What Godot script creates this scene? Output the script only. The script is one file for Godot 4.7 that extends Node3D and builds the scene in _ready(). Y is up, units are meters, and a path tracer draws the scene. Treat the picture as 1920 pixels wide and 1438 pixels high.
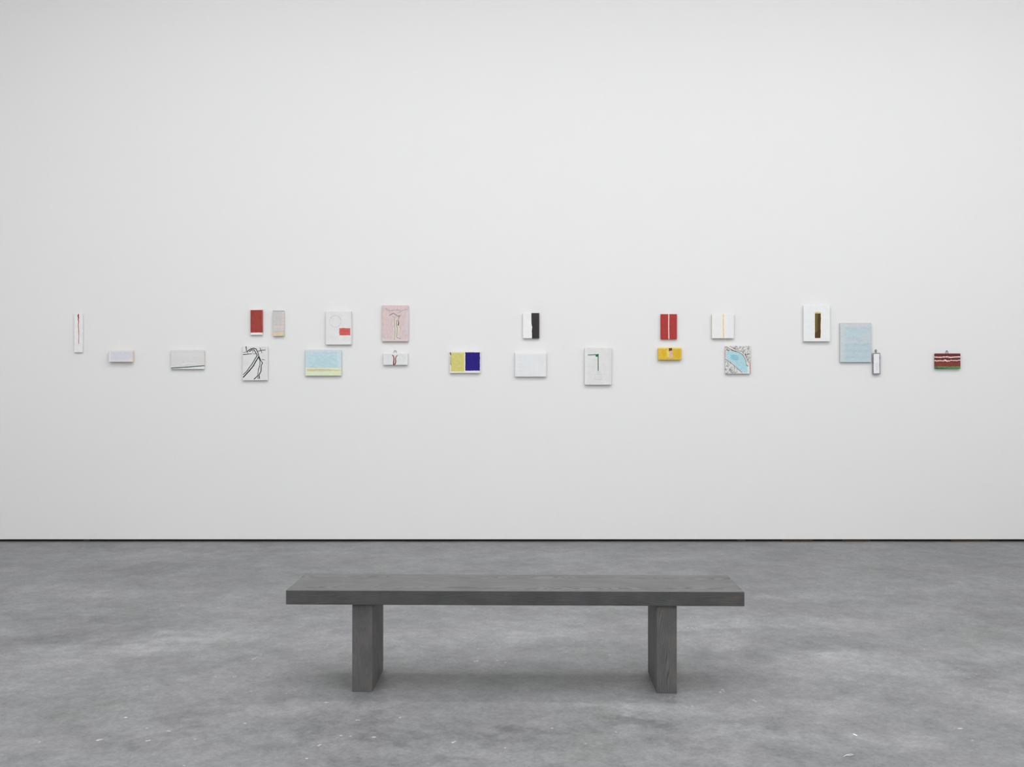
extends Node3D

# A gallery wall hung with twenty-two small paintings, a dark stained bench on a concrete floor.
# Metres, y up. The camera stands at the origin's foot, looking along -z; the hung wall is at z = WALL_Z.

const WALL_Z := -9.145
const CEILING_Y := 6.0
const ROOM_X := 5.7
const BACK_Z := 6.5
const GAP := 0.0195           # height of the dark recess under the plasterboard

var names := {}


func _ready() -> void:
	set_camera()
	set_environment()
	build_lamps()
	build_room()
	build_bench()
	build_paintings()
	build_scraps()


# ---------------------------------------------------------------- camera, light

func set_camera() -> void:
	var c := Camera3D.new()
	c.name = "camera"
	var near := 0.05
	c.projection = Camera3D.PROJECTION_FRUSTUM
	c.near = near
	c.far = 60.0
	c.size = 2.0 * 719.0 / 2020.0 * near
	c.frustum_offset = Vector2(0.0, -7.0 / 2020.0 * near)
	c.position = Vector3(0, 1.374, 0)
	c.current = true
	add_child(c)


func set_environment() -> void:
	var e := Environment.new()
	e.background_mode = Environment.BG_COLOR
	e.background_color = Color(0, 0, 0)
	e.tonemap_mode = Environment.TONE_MAPPER_LINEAR
	e.tonemap_exposure = 1.005
	e.sdfgi_enabled = true
	e.ssao_enabled = true
	e.ssil_enabled = true
	var w := WorldEnvironment.new()
	w.name = "world_environment"
	w.environment = e
	add_child(w)


# A row of short lamps under the ceiling, set towards the right, washes the hung wall; unseen luminous panels below the ceiling give the soft overhead light.
const LAMP_Z := -6.16
const LAMP_X := 1.2
const LAMP_ENERGY := 2.7
const LAMP_SIZE := Vector2(0.3, 0.12)
const LIGHT_PANEL_ROWS := [[-3.6, 4.2], [3.4, 5.4]]      # z of the middle, depth; second row is added fill behind the camera
const LIGHT_PANEL_X := 0.2
const LIGHT_PANEL_ENERGY := 0.455      # for each square metre

func build_lamps() -> void:
	var steel := plain("lamp steel", Color(0.86, 0.86, 0.86), 0.5)
	for k in 4:
		var places := ["leftmost", "second from the left", "third from the left", "rightmost"]
		var lamp := thing("ceiling_lamp", "short white ceiling lamp, %s in the row nearest the hung wall" % places[k], "lamp", Vector3(LAMP_X + 2.4 * (k - 1.5), CEILING_Y, LAMP_Z), "short ceiling lamps")
		luminaire(lamp, LAMP_SIZE, 0.09, steel, LAMP_ENERGY, Color(1, 1, 1))
		for row in LIGHT_PANEL_ROWS:
			var roof := Node3D.new()  # glowing panel hung below the closed ceiling, no opening behind it
			roof.name = "light_panel_%d" % (1 + k + 4 * LIGHT_PANEL_ROWS.find(row))
			roof.set_meta("kind", "structure")
			roof.set_meta("label", "unseen frosted glowing panel under the ceiling, %s of its row" % places[k])
			add_child(roof)
			roof.position = Vector3(LIGHT_PANEL_X + 2.6 * (k - 1.5), CEILING_Y, row[0])
			luminaire(roof, Vector2(2.5, row[1]), 0.05, steel, LIGHT_PANEL_ENERGY * 2.5 * row[1], Color(1, 1, 1))


# A housing, its glowing diffuser, and the light of the diffuser's size just below it.
func luminaire(t: Node3D, size: Vector2, deep: float, steel: Material, energy: float, tone: Color) -> void:
	var glow := plain("lamp diffuser", Color(0.95, 0.95, 0.95), 0.6)
	glow.emission_enabled = true
	glow.emission = tone
	glow.emission_energy_multiplier = 1.0
	part("housing", box_mesh(Vector3(size.x, deep, size.y), 0.006), [steel], t, Vector3(0, -deep / 2, 0))
	part("diffuser", box_mesh(Vector3(size.x - 0.03, 0.016, size.y - 0.03), 0.003), [glow], t, Vector3(0, -deep - 0.008, 0))
	var a := AreaLight3D.new()
	a.name = "lamp_light"
	a.area_size = Vector2(size.x - 0.03, size.y - 0.03)
	a.area_normalize_energy = true
	a.light_energy = energy
	a.light_color = tone
	a.area_range = 40.0
	a.area_attenuation = 2.0
	a.shadow_enabled = true
	a.rotation = Vector3(-PI / 2, 0, 0)
	a.position = Vector3(0, -deep - 0.022, 0)
	t.add_child(a)


# ---------------------------------------------------------------- helpers

func numbered(called: String) -> String:
	var n: int = names.get(called, 0)
	names[called] = n + 1
	return called if n == 0 else "%s_%03d" % [called, n]


func thing(called: String, label: String, category: String, at: Vector3, group := "") -> Node3D:
	var o := Node3D.new()
	o.name = numbered(called)
	add_child(o)
	o.position = at
	o.set_meta("label", label)
	o.set_meta("category", category)
	if group:
		o.set_meta("group", group)
	return o


func part(called: String, mesh: Mesh, mats: Array, parent: Node, at := Vector3.ZERO) -> MeshInstance3D:
	var o := MeshInstance3D.new()
	o.name = called
	o.mesh = mesh
	for i in mesh.get_surface_count():
		o.set_surface_override_material(i, mats[mini(i, mats.size() - 1)])
	o.cast_shadow = GeometryInstance3D.SHADOW_CASTING_SETTING_ON
	parent.add_child(o, true)
	o.position = at
	return o


func structure(called: String, mesh: Mesh, mats: Array, label: String, at := Vector3.ZERO) -> MeshInstance3D:
	var o := part(called, mesh, mats, self, at)
	o.set_meta("kind", "structure")
	o.set_meta("label", label)
	o.set_meta("category", called.split("_")[0])
	return o


func plain(called: String, c: Color, rough := 0.8) -> StandardMaterial3D:
	var m := StandardMaterial3D.new()
	m.resource_name = called
	m.albedo_color = c
	m.roughness = rough
	return m


func quad(st: SurfaceTool, p: Array, n: Vector3, uv: Array, uv2 := []) -> void:
	# p runs clockwise seen from the front
	for i in [0, 1, 2, 0, 2, 3]:
		st.set_normal(n)
		st.set_uv(uv[i])
		if uv2:
			st.set_uv2(uv2[i])
		st.add_vertex(p[i])


# A box with chamfered edges, centred on the origin. Surface 0: the faces across x and z (and the chamfers),
# surface 1: the faces across y when split. UVs are metres on each face, or the front's plane when flat_uv.
func box_mesh(size: Vector3, c: float, split := false, flat_uv := false) -> ArrayMesh:
	var h := size / 2.0
	var tools := [SurfaceTool.new(), SurfaceTool.new()]
	for t in tools:
		t.begin(Mesh.PRIMITIVE_TRIANGLES)
	var axes := [Vector3.RIGHT, Vector3.UP, Vector3.BACK]
	var put := func(st: SurfaceTool, pts: Array, n: Vector3) -> void:
		var uv := []
		for p in pts:
			if flat_uv:
				uv.append(Vector2(clampf(p.x / size.x + 0.5, 0.004, 0.996), clampf(0.5 - p.y / size.y, 0.004, 0.996)))
			elif absf(n.y) > 0.75:
				uv.append(Vector2(p.x + h.x, p.z + h.z))
			elif absf(n.z) >= absf(n.x):
				uv.append(Vector2(p.x + h.x, h.y - p.y))
			else:
				uv.append(Vector2(p.z + h.z, h.y - p.y))
		if (pts[1] - pts[0]).cross(pts[2] - pts[0]).dot(n) > 0.0:
			pts.reverse()
			uv.reverse()
		for k in range(1, pts.size() - 1):
			for i in [0, k, k + 1]:
				st.set_normal(n)
				st.set_uv(uv[i])
				st.add_vertex(pts[i])
	for a in 3:
		var b := (a + 1) % 3
		var d := (a + 2) % 3
		for s in [-1.0, 1.0]:
			var st: SurfaceTool = tools[1] if split and a == 1 else tools[0]
			var o: Vector3 = axes[a] * h[a] * s
			var u: Vector3 = axes[b] * (h[b] - c)
			var v: Vector3 = axes[d] * (h[d] - c)
			put.call(st, [o - u - v, o + u - v, o + u + v, o - u + v], axes[a] * s)
			for s2 in [-1.0, 1.0]:   # the chamfer between faces a and b
				var p: Vector3 = axes[a] * h[a] * s + axes[b] * (h[b] - c) * s2
				var q: Vector3 = axes[a] * (h[a] - c) * s + axes[b] * h[b] * s2
				put.call(tools[0], [p - v, q - v, q + v, p + v], (axes[a] * s + axes[b] * s2).normalized())
	for sx in [-1.0, 1.0]:
		for sy in [-1.0, 1.0]:
			for sz in [-1.0, 1.0]:
				var g := Vector3(sx, sy, sz)
				put.call(tools[0], [Vector3(h.x, h.y - c, h.z - c) * g, Vector3(h.x - c, h.y, h.z - c) * g, Vector3(h.x - c, h.y - c, h.z) * g], g.normalized())
	var m := ArrayMesh.new()
	tools[0].commit(m)
	if split:
		tools[1].commit(m)
	return m


func tube_mesh(path: Array, r: float, closed := false) -> ArrayMesh:
	var st := SurfaceTool.new()
	st.begin(Mesh.PRIMITIVE_TRIANGLES)
	st.set_smooth_group(0)
	var n := path.size()
	var rings := []
	for i in n:
		var a: Vector3 = path[(i - 1 + n) % n] if closed else path[maxi(i - 1, 0)]
		var b: Vector3 = path[(i + 1) % n] if closed else path[mini(i + 1, n - 1)]
		var t := (b - a).normalized()
		var u := t.cross(Vector3.BACK if absf(t.z) < 0.8 else Vector3.UP).normalized()
		var v := t.cross(u)
		var ring := []
		for k in 8:
			ring.append(path[i] + (u * cos(TAU * k / 8) + v * sin(TAU * k / 8)) * r)
		rings.append(ring)
	for i in (n if closed else n - 1):
		for k in 8:
			var p: Array = [rings[i][k], rings[i][(k + 1) % 8], rings[(i + 1) % n][(k + 1) % 8], rings[(i + 1) % n][k]]
			for j in [0, 2, 1, 0, 3, 2]:
				st.add_vertex(p[j])
	if not closed:
		for k in range(1, 7):
			for j in [0, k, k + 1]:
				st.add_vertex(rings[0][j])
			for j in [0, k + 1, k]:
				st.add_vertex(rings[n - 1][j])
	st.generate_normals()
	return st.commit()


func noise(seed_: int, freq: float, octaves := 4, kind := FastNoiseLite.TYPE_SIMPLEX_SMOOTH) -> FastNoiseLite:
	var n := FastNoiseLite.new()
	n.seed = seed_
	n.noise_type = kind
	n.frequency = freq
	n.fractal_type = FastNoiseLite.FRACTAL_FBM
	n.fractal_octaves = octaves
	return n


func bytes_of(n: FastNoiseLite, w: int, h: int) -> PackedByteArray:
	var im := n.get_image(w, h, false, false, false)     # grey, 0..255 for -1..1
	im.convert(Image.FORMAT_L8)
	return im.get_data()


func texture_of(im: Image) -> ImageTexture:
	return ImageTexture.create_from_image(im)


# ---------------------------------------------------------------- the room

func build_room() -> void:
	var paint := plain("white wall paint", Color(0.925, 0.925, 0.925), 0.85)
	paint.metallic_specular = 0.25
	var rollered := NoiseTexture2D.new()
	rollered.width = 256
	rollered.height = 256
	rollered.seamless = true
	rollered.as_normal_map = true
	rollered.bump_strength = 1.0
	rollered.noise = noise(5, 0.06, 3)
	paint.normal_enabled = true
	paint.normal_texture = rollered
	paint.normal_scale = 0.12
	paint.uv1_triplanar = true
	paint.uv1_world_triplanar = true
	paint.uv1_scale = Vector3(3, 3, 3)
	var t := 0.2
	structure("floor", floor_mesh(), [concrete()], "grey mottled polished concrete floor")
	var wall_h := CEILING_Y - GAP
	structure("wall_back", box_mesh(Vector3(ROOM_X * 2 + 0.4, wall_h, t), 0.0015), [paint], "long white gallery wall hung with small paintings", Vector3(0, GAP + wall_h / 2, WALL_Z - t / 2))
	structure("wall_left", box_mesh(Vector3(t, CEILING_Y, BACK_Z - WALL_Z), 0.001), [paint], "white side wall left of the picture", Vector3(-ROOM_X - t / 2, CEILING_Y / 2, (BACK_Z + WALL_Z) / 2))
	structure("wall_right", box_mesh(Vector3(t, CEILING_Y, BACK_Z - WALL_Z), 0.001), [paint], "white side wall right of the picture", Vector3(ROOM_X + t / 2, CEILING_Y / 2, (BACK_Z + WALL_Z) / 2))
	structure("wall_front", box_mesh(Vector3(ROOM_X * 2 + 0.4, CEILING_Y, t), 0.001), [paint], "white wall behind the camera", Vector3(0, CEILING_Y / 2, BACK_Z + t / 2))
	structure("ceiling", box_mesh(Vector3(ROOM_X * 2 + 0.4, t, BACK_Z - WALL_Z + 0.4), 0.001), [paint], "white ceiling carrying the lamp rows", Vector3(0, CEILING_Y + t / 2, (BACK_Z + WALL_Z) / 2))
	# the dark recess along the foot of the hung wall, with bare timber showing in places
	var black := plain("black recess strip", Color(0.10, 0.10, 0.10), 0.7)
	var strip := structure("baseboard_back", box_mesh(Vector3(ROOM_X * 2, GAP, t - 0.03), 0.001), [black], "thin black recessed strip under the white wall", Vector3(0, GAP / 2, WALL_Z - t / 2 - 0.012))
	var timber := plain("bare timber", Color(0.36, 0.27, 0.19), 0.75)
	for s in [[2.43, 0.26], [2.93, 0.24], [3.90, 0.33], [-3.62, 0.05], [1.95, 0.07]]:
		part("timber_block", box_mesh(Vector3(s[1], GAP - 0.005, 0.01), 0.001), [timber], strip, Vector3(s[0], -0.001, (t - 0.03) / 2 + 0.002))


const FLOOR_W := 9.6          # size of one sheet of the floor's texture; neighbours are mirrored
const FLOOR_D := 6.0
const FLOOR_Z0 := -9.4
const FLOOR_PX := 2048
const FLOOR_PY := 1280

func floor_mesh() -> ArrayMesh:
	var st := SurfaceTool.new()
	st.begin(Mesh.PRIMITIVE_TRIANGLES)
	var xs := [-ROOM_X - 0.2, -FLOOR_W / 2, FLOOR_W / 2, ROOM_X + 0.2]
	var zs := [FLOOR_Z0, FLOOR_Z0 + FLOOR_D, FLOOR_Z0 + FLOOR_D * 2, BACK_Z + 0.2]
	var fold := func(v: float) -> float: return pingpong(v, 1.0)
	for i in 3:
		for j in 3:
			var p := []
			var uv := []
			var uv2 := []
			for c in [[0, 0], [1, 0], [1, 1], [0, 1]]:
				var x: float = xs[i + c[0]]
				var z: float = zs[j + c[1]]
				p.append(Vector3(x, 0, z))
				uv.append(Vector2(fold.call(x / FLOOR_W + 0.5), fold.call((z - FLOOR_Z0) / FLOOR_D)))
				uv2.append(Vector2(x, z) / 1.37)
			quad(st, p, Vector3.UP, uv, uv2)
	# underside and rim, so that the slab has thickness
	var a := Vector3(xs[0], -0.15, zs[0])
	var b := Vector3(xs[3], -0.15, zs[3])
	var z4 := [Vector2.ZERO, Vector2.ZERO, Vector2.ZERO, Vector2.ZERO]
	quad(st, [Vector3(a.x, a.y, a.z), Vector3(a.x, a.y, b.z), Vector3(b.x, a.y, b.z), Vector3(b.x, a.y, a.z)], Vector3.DOWN, z4, z4)
	quad(st, [Vector3(a.x, 0, a.z), Vector3(b.x, 0, a.z), Vector3(b.x, a.y, a.z), Vector3(a.x, a.y, a.z)], Vector3.FORWARD, z4, z4)
	quad(st, [Vector3(b.x, 0, b.z), Vector3(a.x, 0, b.z), Vector3(a.x, a.y, b.z), Vector3(b.x, a.y, b.z)], Vector3.BACK, z4, z4)
	quad(st, [Vector3(a.x, 0, b.z), Vector3(a.x, 0, a.z), Vector3(a.x, a.y, a.z), Vector3(a.x, a.y, b.z)], Vector3.LEFT, z4, z4)
	quad(st, [Vector3(b.x, 0, a.z), Vector3(b.x, 0, b.z), Vector3(b.x, a.y, b.z), Vector3(b.x, a.y, a.z)], Vector3.RIGHT, z4, z4)
	return st.commit()


# Cloudy patches of the cured concrete, read off the floor: x, z, half length, half width, angle, lighter or darker in percent.
const PATCHES := [
	[-1.54, -5.87, 0.81, 0.20, -0.53, 8], [-2.26, -5.26, 0.33, 0.26, -0.65, 9], [-2.54, -6.94, 0.26, 0.17, -0.27, 8], [-3.21, -7.12, 0.21, 0.13, 0.00, 6],
	[-2.90, -6.52, 0.18, 0.11, -0.54, 7], [-1.77, -5.69, 0.36, 0.12, -0.84, 8], [-2.16, -4.80, 0.21, 0.08, 0.00, 7], [-1.74, -4.80, 0.27, 0.07, -0.38, 5],
	[-0.68, -5.69, 0.84, 0.23, 0.00, 6], [-0.03, -5.87, 0.73, 0.25, 0.00, 7], [1.12, -6.11, 0.27, 0.13, 0.00, 9], [1.71, -6.77, 0.27, 0.12, 0.00, 7],
	[1.07, -5.69, 0.25, 0.14, 0.00, 8], [1.69, -5.18, 0.31, 0.29, 0.41, 10], [1.81, -6.09, 0.26, 0.16, 0.23, 8], [1.52, -5.38, 0.11, 0.05, 0.00, 10],
	[2.41, -5.41, 0.16, 0.15, 0.00, 7], [2.00, -4.64, 0.21, 0.16, 0.00, 6], [0.98, -4.49, 0.13, 0.07, 0.00, 4], [1.42, -4.56, 0.19, 0.11, 0.35, 7],
	[0.59, -4.49, 0.13, 0.09, 0.00, 8], [0.34, -4.63, 0.23, 0.07, 0.62, 6], [0.91, -4.17, 0.17, 0.08, 0.00, 6], [1.49, -4.12, 0.20, 0.09, 0.00, 5],
	[-1.01, -4.46, 0.26, 0.09, -0.34, 6], [-0.20, -4.01, 0.10, 0.05, 0.00, 8], [0.47, -4.14, 0.10, 0.04, 0.30, 8], [0.04, -4.35, 0.13, 0.07, 0.00, 6],
	[-0.44, -4.42, 0.18, 0.07, 0.00, 4], [0.72, -3.92, 0.17, 0.04, 0.00, 5], [-0.67, -4.51, 0.07, 0.06, 0.00, 8], [-1.58, -7.98, 0.24, 0.11, 0.00, 5],
	[-1.30, -7.75, 0.31, 0.09, 0.00, 6], [-3.16, -8.41, 0.92, 0.31, 0.00, 7], [-1.09, -8.46, 1.05, 0.31, 0.00, 5], [0.58, -8.41, 0.83, 0.31, 0.00, 4],  # the broad last three only raise the tone along the hung wall
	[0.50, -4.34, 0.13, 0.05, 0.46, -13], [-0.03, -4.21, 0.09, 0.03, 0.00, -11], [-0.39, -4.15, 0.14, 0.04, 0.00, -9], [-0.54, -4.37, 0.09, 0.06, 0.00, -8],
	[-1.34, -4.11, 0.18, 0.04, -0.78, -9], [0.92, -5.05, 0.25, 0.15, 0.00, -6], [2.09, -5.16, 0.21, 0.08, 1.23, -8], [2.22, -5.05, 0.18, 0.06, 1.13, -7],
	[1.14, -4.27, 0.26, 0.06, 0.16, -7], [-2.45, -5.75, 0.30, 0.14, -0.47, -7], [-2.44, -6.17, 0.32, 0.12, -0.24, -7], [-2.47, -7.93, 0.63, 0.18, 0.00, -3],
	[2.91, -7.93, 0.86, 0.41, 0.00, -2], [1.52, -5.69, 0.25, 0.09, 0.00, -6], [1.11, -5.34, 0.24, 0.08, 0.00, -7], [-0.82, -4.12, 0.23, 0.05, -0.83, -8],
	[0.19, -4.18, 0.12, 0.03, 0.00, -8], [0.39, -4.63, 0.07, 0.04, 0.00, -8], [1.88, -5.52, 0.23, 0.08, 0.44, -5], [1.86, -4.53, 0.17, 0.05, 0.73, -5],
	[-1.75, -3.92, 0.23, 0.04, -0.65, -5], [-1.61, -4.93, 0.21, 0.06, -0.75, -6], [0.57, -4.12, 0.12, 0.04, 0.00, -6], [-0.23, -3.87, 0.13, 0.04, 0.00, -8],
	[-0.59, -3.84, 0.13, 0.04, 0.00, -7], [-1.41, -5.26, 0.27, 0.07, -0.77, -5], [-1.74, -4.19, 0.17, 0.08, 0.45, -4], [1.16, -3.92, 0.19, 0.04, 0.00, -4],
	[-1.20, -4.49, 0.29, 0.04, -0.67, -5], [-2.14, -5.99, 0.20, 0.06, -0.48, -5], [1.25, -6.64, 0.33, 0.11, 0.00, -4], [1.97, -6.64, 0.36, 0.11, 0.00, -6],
	[2.82, -6.20, 0.25, 0.17, 0.00, -5],
]
# Drops of white paint: x, z, size in texels.
const SPECKS := [
	[-1.572, -4.385, 2.2], [-1.579, -4.106, 2.0], [-1.576, -4.112, 1.5], [-1.570, -4.118, 1.5], [-1.390, -4.100, 1.5], [-1.382, -4.106, 1.5], [-1.067, -4.310, 1.5], [-1.441, -4.250, 1.2],
	[-1.347, -4.218, 1.2], [-0.988, -4.720, 1.2], [-1.153, -4.753, 1.2], [-1.274, -5.297, 1.4], [-1.269, -5.317, 1.6], [-1.263, -5.337, 1.4], [-1.254, -5.389, 1.0], [-1.288, -4.983, 1.4],
	[-1.280, -4.992, 1.2], [-1.372, -4.983, 1.0], [-0.169, -5.267, 2.0], [-0.180, -5.257, 1.6], [-0.071, -5.277, 1.5], [-0.031, -5.237, 1.3], [-0.192, -5.782, 1.2], [-0.209, -5.711, 1.2],
	[-0.174, -5.507, 1.2], [-0.227, -6.455, 1.8], [0.934, -4.777, 1.8], [0.918, -4.744, 1.8], [0.934, -4.753, 1.2], [0.913, -4.728, 1.0], [1.036, -4.618, 1.6], [1.041, -4.603, 1.2],
	[0.759, -4.535, 1.2], [2.103, -5.496, 1.3], [2.168, -5.028, 1.3], [2.110, -4.974, 1.2], [2.120, -5.111, 1.2], [1.761, -4.244, 1.8], [1.769, -4.244, 1.4], [1.806, -5.782, 1.2],
	[1.277, -6.100, 1.4], [1.281, -6.087, 1.0], [-0.627, -4.350, 1.6], [-0.618, -4.350, 1.3], [-0.623, -4.155, 1.3], [-0.529, -4.143, 1.8], [-0.537, -4.143, 1.2], [-0.224, -4.082, 2.0],
	[-0.217, -4.094, 1.3], [-0.456, -4.385, 1.2], [-0.026, -4.022, 1.3], [0.158, -4.250, 1.6], [0.278, -4.070, 1.0], [0.294, -7.710, 1.2], [0.796, -7.999, 1.2], [0.806, -7.907, 1.0],
	[-2.099, -6.425, 1.3], [-2.086, -6.425, 1.2], [-2.009, -6.546, 1.5], [-1.993, -6.546, 1.3], [-1.956, -6.322, 1.2], [-2.177, -6.870, 1.2], [-2.412, -8.092, 1.2], [-2.181, -7.840, 1.4],
	[-2.172, -7.863, 1.2], [-3.165, -7.266, 1.2], [-3.144, -7.266, 1.2], [2.844, -6.720, 1.2], [4.058, -8.673, 1.2], [1.097, -5.277, 1.2], [0.406, -4.205, 1.2], [1.754, -4.106, 1.1],
	[-1.793, -4.088, 1.2], [-1.339, -4.212, 1.1], [-0.723, -4.058, 1.5], [-0.727, -4.046, 1.5], [-0.745, -3.909, 1.4], [-0.661, -4.161, 1.4], [-1.213, -4.118, 1.2], [-1.169, -3.839, 1.2],
	[-0.961, -4.769, 1.2], [-0.788, -4.588, 1.4], [-0.795, -4.588, 1.2], [-0.367, -5.297, 1.1], [0.325, -5.664, 1.0], [0.269, -5.431, 1.0], [0.488, -5.389, 1.0], [1.034, -6.237, 1.4],
	[0.975, -5.969, 1.8], [0.999, -5.969, 1.8], [1.022, -5.969, 1.4],
]

func concrete() -> StandardMaterial3D:
	var w := FLOOR_PX
	var h := FLOOR_PY
	var cloud := bytes_of(noise(21, 0.0042, 5), w, h)
	var cloud2 := bytes_of(noise(22, 0.017, 4), w, h)
	var grain := bytes_of(noise(23, 0.16, 3), w, h)
	var blot := bytes_of(noise(28, 0.055, 3), w, h)
	var warp := bytes_of(noise(24, 0.022, 4), w, h)
	var warp2 := bytes_of(noise(25, 0.022, 4), w, h)
	var tint := bytes_of(noise(26, 0.006, 2), w, h)
	var drift := noise(27, 0.03, 3)
	var px := w / FLOOR_W          # texels a metre
	var pz := h / FLOOR_D
	# the patches, with ragged edges
	var add := PackedFloat32Array()
	add.resize(w * h)
	for p in PATCHES:
		var cx: float = (p[0] + FLOOR_W / 2) * px
		var cz: float = (p[1] - FLOOR_Z0) * pz
		var rx: float = p[2] * px
		var rz: float = maxf(p[3] * pz, 6.0)
		var ca := cos(p[4])
		var sa := sin(p[4])
		var r := 1.9 * maxf(rx, rz)
		for y in range(maxi(0, int(cz - r)), mini(h, int(cz + r))):
			for x in range(maxi(0, int(cx - r)), mini(w, int(cx + r))):
				var i := y * w + x
				var dx: float = x - cx + (warp[i] - 128) * 0.22
				var dy: float = y - cz + (warp2[i] - 128) * 0.22
				var u: float = (dx * ca + dy * sa) / rx
				var v: float = (dy * ca - dx * sa) / rz
				var q := u * u + v * v
				if q < 3.2:
					var k := 1.0 - q / 3.2
					add[i] += p[5] * k * k * (0.7 + warp[i] * 0.0035)
	var out := PackedByteArray()
	out.resize(w * h * 3)
	for i in w * h:
		var c := (cloud[i] - 128) * 0.10 + (cloud2[i] - 128) * 0.10 + (blot[i] - 128) * 0.085 + (grain[i] - 128) * 0.085 + add[i] * 1.45
		var g := clampf(FLOOR_GREY + c, 40.0, 230.0)
		var t := (tint[i] - 128) * 0.016
		var j := i * 3
		out[j] = int(g - 0.6 + t)
		out[j + 1] = int(g)
		out[j + 2] = int(g + 1.6 + t)
	var im := Image.create_from_data(w, h, false, Image.FORMAT_RGB8, out)
	# fine pale trowel scratches and a few hairlines
	var rng := RandomNumberGenerator.new()
	rng.seed = 77
	for k in 420:
		var x := rng.randf() * w
		var y := rng.randf() * h
		var a := rng.randf_range(-0.5, 0.5)
		var n := rng.randi_range(4, 26)
		var lift := rng.randf_range(-9.0, 14.0) / 255.0
		for s in n:
			var q := Vector2i(int(x + cos(a) * s), int(y + sin(a) * s + drift.get_noise_2d(x + s, y) * 3.0))
			if q.x >= 0 and q.y >= 0 and q.x < w and q.y < h:
				var c := im.get_pixelv(q)
				im.set_pixelv(q, Color(c.r + lift, c.g + lift, c.b + lift))
	for s in SPECKS:
		var c := Vector2((s[0] + FLOOR_W / 2) * px, (s[1] - FLOOR_Z0) * pz)
		drop_paint(im, c, s[2] * 0.5)
	for k in 160:
		drop_paint(im, Vector2(rng.randf() * w, rng.randf() * h), rng.randf_range(0.15, 0.45))
	var m := StandardMaterial3D.new()
	m.resource_name = "polished concrete"
	m.albedo_texture = texture_of(im)
	m.roughness = 0.48
	m.metallic_specular = 0.5
	# fine speckle of sand and cement
	var n := 1024
	var f1 := bytes_of(noise(31, 0.30, 2), n, n)
	var f2 := bytes_of(noise(32, 0.07, 3), n, n)
	var fine := PackedByteArray()
	fine.resize(n * n * 3)
	for i in n * n:
		var v := int(clampf(240.0 + (f1[i] - 128) * 0.17 + (f2[i] - 128) * 0.14, 190.0, 255.0))
		fine[i * 3] = v
		fine[i * 3 + 1] = v
		fine[i * 3 + 2] = v
	m.detail_enabled = true
	m.detail_uv_layer = BaseMaterial3D.DETAIL_UV_2
	m.detail_blend_mode = BaseMaterial3D.BLEND_MODE_MUL
	m.detail_albedo = texture_of(Image.create_from_data(n, n, false, Image.FORMAT_RGB8, fine))
	return m


const FLOOR_GREY := 129.0

func drop_paint(im: Image, c: Vector2, r: float) -> void:
	for y in range(int(c.y - r - 1), int(c.y + r + 2)):
		for x in range(int(c.x - r - 1), int(c.x + r + 2)):
			if x >= 0 and y >= 0 and x < im.get_width() and y < im.get_height():
				var k := clampf(r + 0.6 - Vector2(x + 0.5, y + 0.5).distance_to(c), 0.0, 1.0)
				if k > 0.0:
					im.set_pixel(x, y, im.get_pixel(x, y).lerp(Color(0.93, 0.93, 0.93), k))


# ---------------------------------------------------------------- the bench

const BENCH_L := 2.005
const BENCH_D := 0.40
const BENCH_H := 0.45
const BENCH_T := 0.0625
const LEG_W := 0.088
const LEG_D := 0.356

func build_bench() -> void:
	var t := thing("bench", "long dark grey stained wooden bench with two slab legs", "bench", Vector3(0.0138, 0, -4.91))
	t.rotation.y = -0.0185
	var face := wood(2048, 420, 1, Vector2(1.0 / BENCH_L, 1.0 / BENCH_D))
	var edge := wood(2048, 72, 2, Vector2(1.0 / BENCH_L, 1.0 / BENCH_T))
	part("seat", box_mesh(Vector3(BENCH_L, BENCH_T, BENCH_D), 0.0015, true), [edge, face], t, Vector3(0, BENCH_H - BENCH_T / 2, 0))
	var h := BENCH_H - BENCH_T
	var k := 0
	for s in [-1.0, 1.0]:
		var m := wood(400, 400, 3 + k, Vector2(1.0 / LEG_D, 1.0 / h))
		part("leg", box_mesh(Vector3(LEG_W, h, LEG_D), 0.0012), [m], t, Vector3(0.669 * s - 0.0015, h / 2, 0))
		k += 1


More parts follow.
